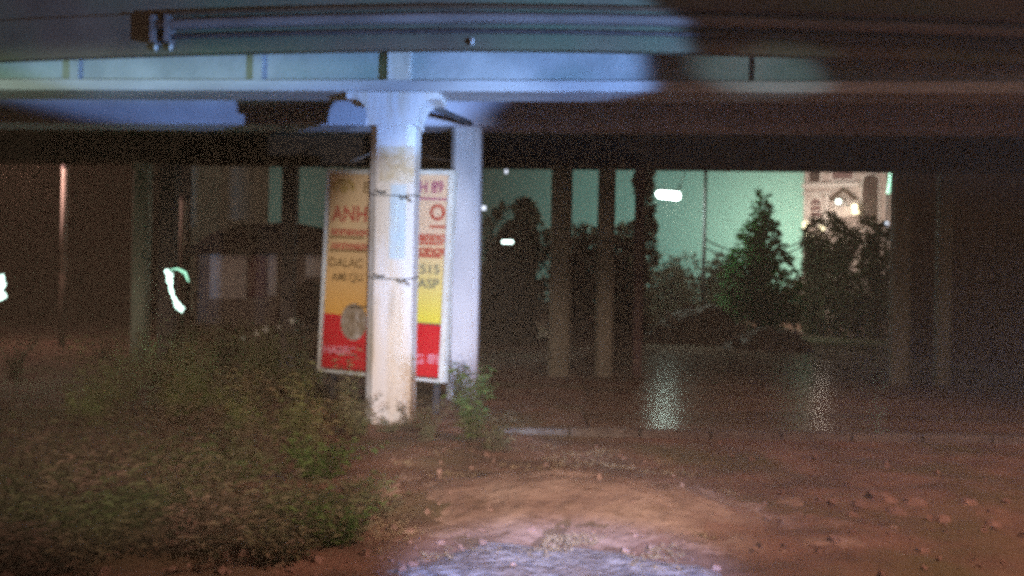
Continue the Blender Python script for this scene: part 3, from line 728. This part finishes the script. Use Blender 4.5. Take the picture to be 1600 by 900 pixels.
# ------------------------------------------------------------------ foreground vegetation
def ground_pt(px, py):
    p = G(px, py)
    for _ in range(3): p = G(px, py, gh(p.x, p.y))
    return p
def weed_mesh(h, n, ll, spread=.5):
    mb = MB(); ms = MB()
    for _ in range(n):
        a_ = rnd()*6.28; r0_ = rnd()*spread*.3; lean = rnd()*spread
        pts = [Vector((math.cos(a_)*(r0_+lean*t*t), math.sin(a_)*(r0_+lean*t*t), h*t*(.7+.3*rnd()))) for t in (0, .33, .66, 1)]
        ms.tube(pts, [.006, .005, .004, .002], 4, caps=False)
        for k_ in range(16):
            t = .12+.88*k_/15; i = min(2, int(t*3)); q = pts[i].lerp(pts[i+1], t*3-i)
            an = rnd()*6.28; mb.leaf(q, Vector((math.cos(an), math.sin(an), .2-.5*rnd())), Vector((rnd()-.5, rnd()-.5, 1)), ll*(.6+.7*rnd()), ll*.42)
    return mb, ms
def weed(px, py, h, n, ll, label, m='weed', spread=.45, name='weed', cat='plant', group='weeds round the front column', scale=1):
    p = ground_pt(px, py); t = thing(name, (p.x, p.y, gh(p.x, p.y)-.02), label, cat, group)
    a_, s_ = weed_mesh(h, n, ll, spread)
    s_.build('stem', M['bark'], t); a_.build('foliage', M[m], t)
    return t
weed(738, 690, 1.10, 26, .13, 'tall green leafy bush just right of the front column foot', 'weedb', .42, 'bush', 'bush')
weed(716, 640, .85, 16, .12, 'olive weed in front of the second column', 'weed', .35)
weed(775, 705, .50, 14, .11, 'low spreading weed right of the tall green bush', 'weed', .5)
weed(666, 690, .55, 14, .10, 'weed against the right foot of the front column', 'weed', .35)
weed(560, 680, .60, 16, .10, 'olive weed against the left foot of the front column', 'weed', .45)
weed(605, 676, .22, 10, .07, 'short weed right in front of the front column foot', 'weed', .3)
weed(502, 745, .45, 22, .11, 'bright yellow green tuft of leaves in front and left of the column', 'weedb', .5)
weed(640, 668, .42, 7, .07, 'thin dark sprig in front of the lower column shaft', 'weed', .3)
weed(350, 590, 1.1, 16, .13, 'tall olive weed below the right end of the white flowers', 'weed', .6)
weed(295, 575, 1.2, 14, .12, 'tall weed carrying the glowing weed tip', 'weedb', .3)
weed(400, 640, .8, 16, .12, 'olive weed in the middle of the left patch', 'weed', .6)
weed(160, 560, .7, 12, .12, 'greyish weed at left behind the patch', 'weed', .5)
weed(20, 590, .9, 14, .12, 'tall weed at the left edge of the picture', 'weed', .5)
weed(240, 800, .45, 14, .09, 'low weed at lower left, under the glowing weed tip', 'weed', .5)
weed(520, 850, .4, 16, .09, 'low green weed at the bottom, left of the pale gravel', 'weedb', .5)
weed(440, 880, .4, 14, .09, 'dark low weed at the bottom edge left of the green one', 'weed', .5)
# dense cover of low weeds
mb = MB()
for _ in range(3600):
    py = 520+380*math.sqrt(rnd()); px = -60+rnd()*(700 if py > 620 else 620)
    dens = noise.noise(Vector((px*.006, py*.014, 0)))+ (.35 if px < 480 else -.05) - max(0, (px-520)/260)
    if dens < rnd()*.5-.12: continue
    p = ground_pt(px, py); z = gh(p.x, p.y); hh = (.12+.25*rnd()*rnd())*(1.5 if px < 420 else 1)
    for k_ in range(7):
        a_ = rnd()*6.28; t = rnd(); q = Vector((p.x+math.cos(a_)*.14*t, p.y+math.sin(a_)*.14*t, z+hh*t))
        mb.leaf(q, Vector((math.cos(a_), math.sin(a_), .5*rnd())), Vector((rnd()-.5, rnd()-.5, 1)), .05+.10*rnd(), .045)
tag(mb.build('weed_cover', M['weed']), 'low tangled weeds covering the dark left foreground', 'ground cover', kind='stuff')
mb = MB()
for _ in range(5200):
    px = 640+random.gauss(200, 150); py = 790+random.gauss(0, 42)
    if not 560 < px < 1180 or not 705 < py < 900: continue
    p = ground_pt(px, py)
    if noise.noise(Vector((p.x*2.2, p.y*2.2, 4))) < .12: continue; z = gh(p.x, p.y)
    for k_ in range(4):
        a_ = rnd()*6.28; mb.leaf(Vector((p.x+.05*rnd(), p.y+.05*rnd(), z)), Vector((math.cos(a_), math.sin(a_), .25+.9*rnd())), Vector((rnd()-.5, rnd()-.5, .3)), .03+.06*rnd(), .012)
tag(mb.build('dry_grass', M['dry']), 'tan dry grass on the lit mound in the centre foreground', 'grass', kind='stuff')
mb = MB(); cl_ = [(random.gauss(320, 110), 555+120*rnd()) for _ in range(16)] + [(330, 560), (370, 560), (470, 690), (540, 670)]
for _ in range(460):
    c_ = random.choice(cl_); px = random.gauss(c_[0], 16); py = random.gauss(c_[1], 9)
    if not -30 < px < 560 or not 525 < py < 760: continue
    p = ground_pt(px, py); hh = .25+1.0*rnd()**1.8
    for s_ in range(3):
        a_ = rnd()*6.28; tip = Vector((p.x+math.cos(a_)*.25*rnd(), p.y+math.sin(a_)*.25*rnd(), gh(p.x, p.y)+hh))
        b_ = Vector((p.x, p.y, gh(p.x, p.y)))
        for k_ in range(12):
            q = b_.lerp(tip, .2+.8*k_/11); an = rnd()*6.28
            mb.leaf(q, Vector((math.cos(an), math.sin(an), .3-.5*rnd())), Vector((rnd()-.5, rnd()-.5, 1)), .06+.09*rnd(), .05)
tag(mb.build('tall_weeds', M['weedo']), 'taller olive weeds tangled behind the low ground cover at left', 'tall weeds', kind='stuff')
# white flowers in a row
for i, (px, py, fs) in enumerate(((401, 520, .9), (415, 515, 1.15), (437, 512, .8), (457, 502, 1.0), (380, 528, .6))):
    c = P(px, py, 16.5+i*.3); t = thing('white_flower', c, ['second white flower head from the left of the row left of the sign', 'largest white flower head in the middle of the row left of the sign', 'white flower head fourth from the left in the row left of the sign', 'white flower head nearest the sign, highest of the row', 'smallest and lowest white flower head at the left end of the row'][i], 'flower', 'white flowers left of the sign')
    mb = MB()
    for k_ in range(9):
        a_ = k_*.7; mb.leaf(Vector((0, 0, 0)), Vector((math.cos(a_), -.3, math.sin(a_))), Vector((0, -1, .1)), .075*fs*(.7+.6*rnd()), .05*fs)
    mb.build('petals', M['white'], t); MB().tube([(0, 0, 0), (.05, .02, -c.z*.5), (.0, .05, -c.z)], .008, 5).build('stem', M['weed'], t)
# lit weed tips, made to glow themselves though they are no lamps
def string(pts, Y, label, loop=None, base=None, e=14):
    pp_ = [P(x, y, Y) for x, y in pts]; o0 = pp_[0]
    t = thing('glowing_weed_tip', o0, label, 'glowing weed', 'weed tips made to glow')
    MB().tube([q-o0 for q in pp_], .02, 6).build('glow_stem', E_weed, t)
    for i in range(len(pp_)-1):
        for f_ in (0, .5):
            q = pp_[i].lerp(pp_[i+1], f_)-o0; s = .04+.035*rnd()
            mb = MB()
            for k_ in range(5): mb.leaf(q, rv(), rv(), s*1.5, s)
            mb.lathe([(0, -s), (s*.7, -s*.5), (s*.8, 0), (s*.5, s*.6), (0, s)], 8, q).build('glow_bead', E_weed, t)
    if loop:
        MB().tube([P(x, y, Y)-o0 for x, y in loop], [.008, .02, .03, .012], 8).build('curled_end', E_green, t)
    MB().tube([pp_[-1]-o0, Vector((pp_[-1].x, Y, .02))-o0], .015, 6).build('lower_stem', M['bark'], t)
    light('weed_glow_fill', 'POINT', pp_[len(pp_)//2]-Vector((.1, .35, 0)), e, (.55, 1, .75), shadow_soft_size=.15)  # lamp added for the green halo round the tip
    return t
string([(262, 424), (265, 436), (267, 450), (271, 465), (279, 477), (285, 488)], 17.0, 'white green weed tip made to glow, with a curled end', loop=[(266, 421), (278, 420), (289, 426), (295, 440)])
string([(3, 434), (5, 445), (0, 455), (6, 462), (-4, 470)], 17.0, 'weed tip made to glow, cut by the left edge of the picture', e=10)
# stones
def stone(px, py, s, label, m='stone'):
    p = ground_pt(px, py); mb = MB(); n1 = 7; v = []
    sd = rnd()*40
    for j in range(5):
        ph = -math.pi/2+math.pi*j/4
        for i in range(n1):
            th = 6.283*i/n1; d = Vector((math.cos(th)*math.cos(ph), math.sin(th)*math.cos(ph), math.sin(ph)*.6))
            v.append(d*s*(1+.5*noise.noise(d*1.7+Vector((sd, 0, 0)))))
    f = [(j*n1+i, j*n1+(i+1) % n1, (j+1)*n1+(i+1) % n1, (j+1)*n1+i) for j in range(4) for i in range(n1)]
    o = mb.add(v, f).build('stone', M[m]); o.location = (p.x, p.y, gh(p.x, p.y)-s*.05); o.rotation_euler.z = rnd()*6
    return tag(o, label, 'stone', 'stones lying on the bare soil')
S = [(433, 704, .07, 'pale stone in the weeds left of the front column'), (403, 771, .045, 'small pale stone among weeds at lower left'),
     (1378, 782, .16, 'largest reddish stone of the heap at the right'), (1400, 800, .10, 'stone in front of the largest reddish stone'),
     (1345, 788, .09, 'stone left of the largest reddish stone'), (1430, 787, .12, 'flat stone right of the largest reddish stone'),
     (1470, 812, .09, 'lone stone between the heap and the right edge'), (1512, 786, .10, 'stone at the far right behind the others'),
     (1305, 844, .07, 'small stone low down left of the stone heap'), (1330, 806, .08, 'stone at the front left of the heap'), (1550, 820, .09, 'stone nearest the right edge of the picture'),
     (1440, 862, .06, 'small stone nearest the bottom at the right'), (640, 830, .06, 'pale stone at the left tip of the pale gravel'), (690, 846, .05, 'small pale stone on the gravel edge left of centre')]
for q in S: stone(*q)
# loose pebbles and clods over the soil
mb = MB()
for _ in range(500):
    px = rnd()*1600; py = 690+rnd()*215; p = ground_pt(px, py); s = .008+.03*rnd()**3; z = gh(p.x, p.y)
    m_ = Matrix.Rotation(rnd()*6, 3, rv().normalized())
    cs = [m_ @ Vector((a_*s*(.6+.6*rnd()), b_*s*(.6+.6*rnd()), c_*s*.6)) + Vector((p.x, p.y, z+s*.3)) for c_ in (-1, 1) for b_ in (-1, 1) for a_ in (-1, 1)]
    mb.add(cs, [(0,2,3,1), (4,5,7,6), (0,1,5,4), (2,6,7,3), (0,4,6,2), (1,3,7,5)])
tag(mb.build('pebbles', M['stone']), 'loose pebbles and clods scattered on the bare soil', 'pebbles', kind='stuff')

# haze added round the whole scene as a veil that lifts the blacks
hz = MB().box(-160, 160, -50, 160, -1.1, 24).build('haze', M['white'])
m = bpy.data.materials.new('black_lift_volume'); m.use_nodes = True; t = m.node_tree; t.nodes.clear()
o_ = t.nodes.new('ShaderNodeOutputMaterial'); pv = t.nodes.new('ShaderNodeVolumePrincipled')
pv.inputs['Color'].default_value = (.85, .70, .56, 1); pv.inputs['Density'].default_value = .0036; pv.inputs['Anisotropy'].default_value = .2
t.links.new(pv.outputs[0], o_.inputs['Volume']); hz.data.materials[0] = m
tag(hz, 'thin brown haze added to lift the blacks', 'haze', kind='stuff')
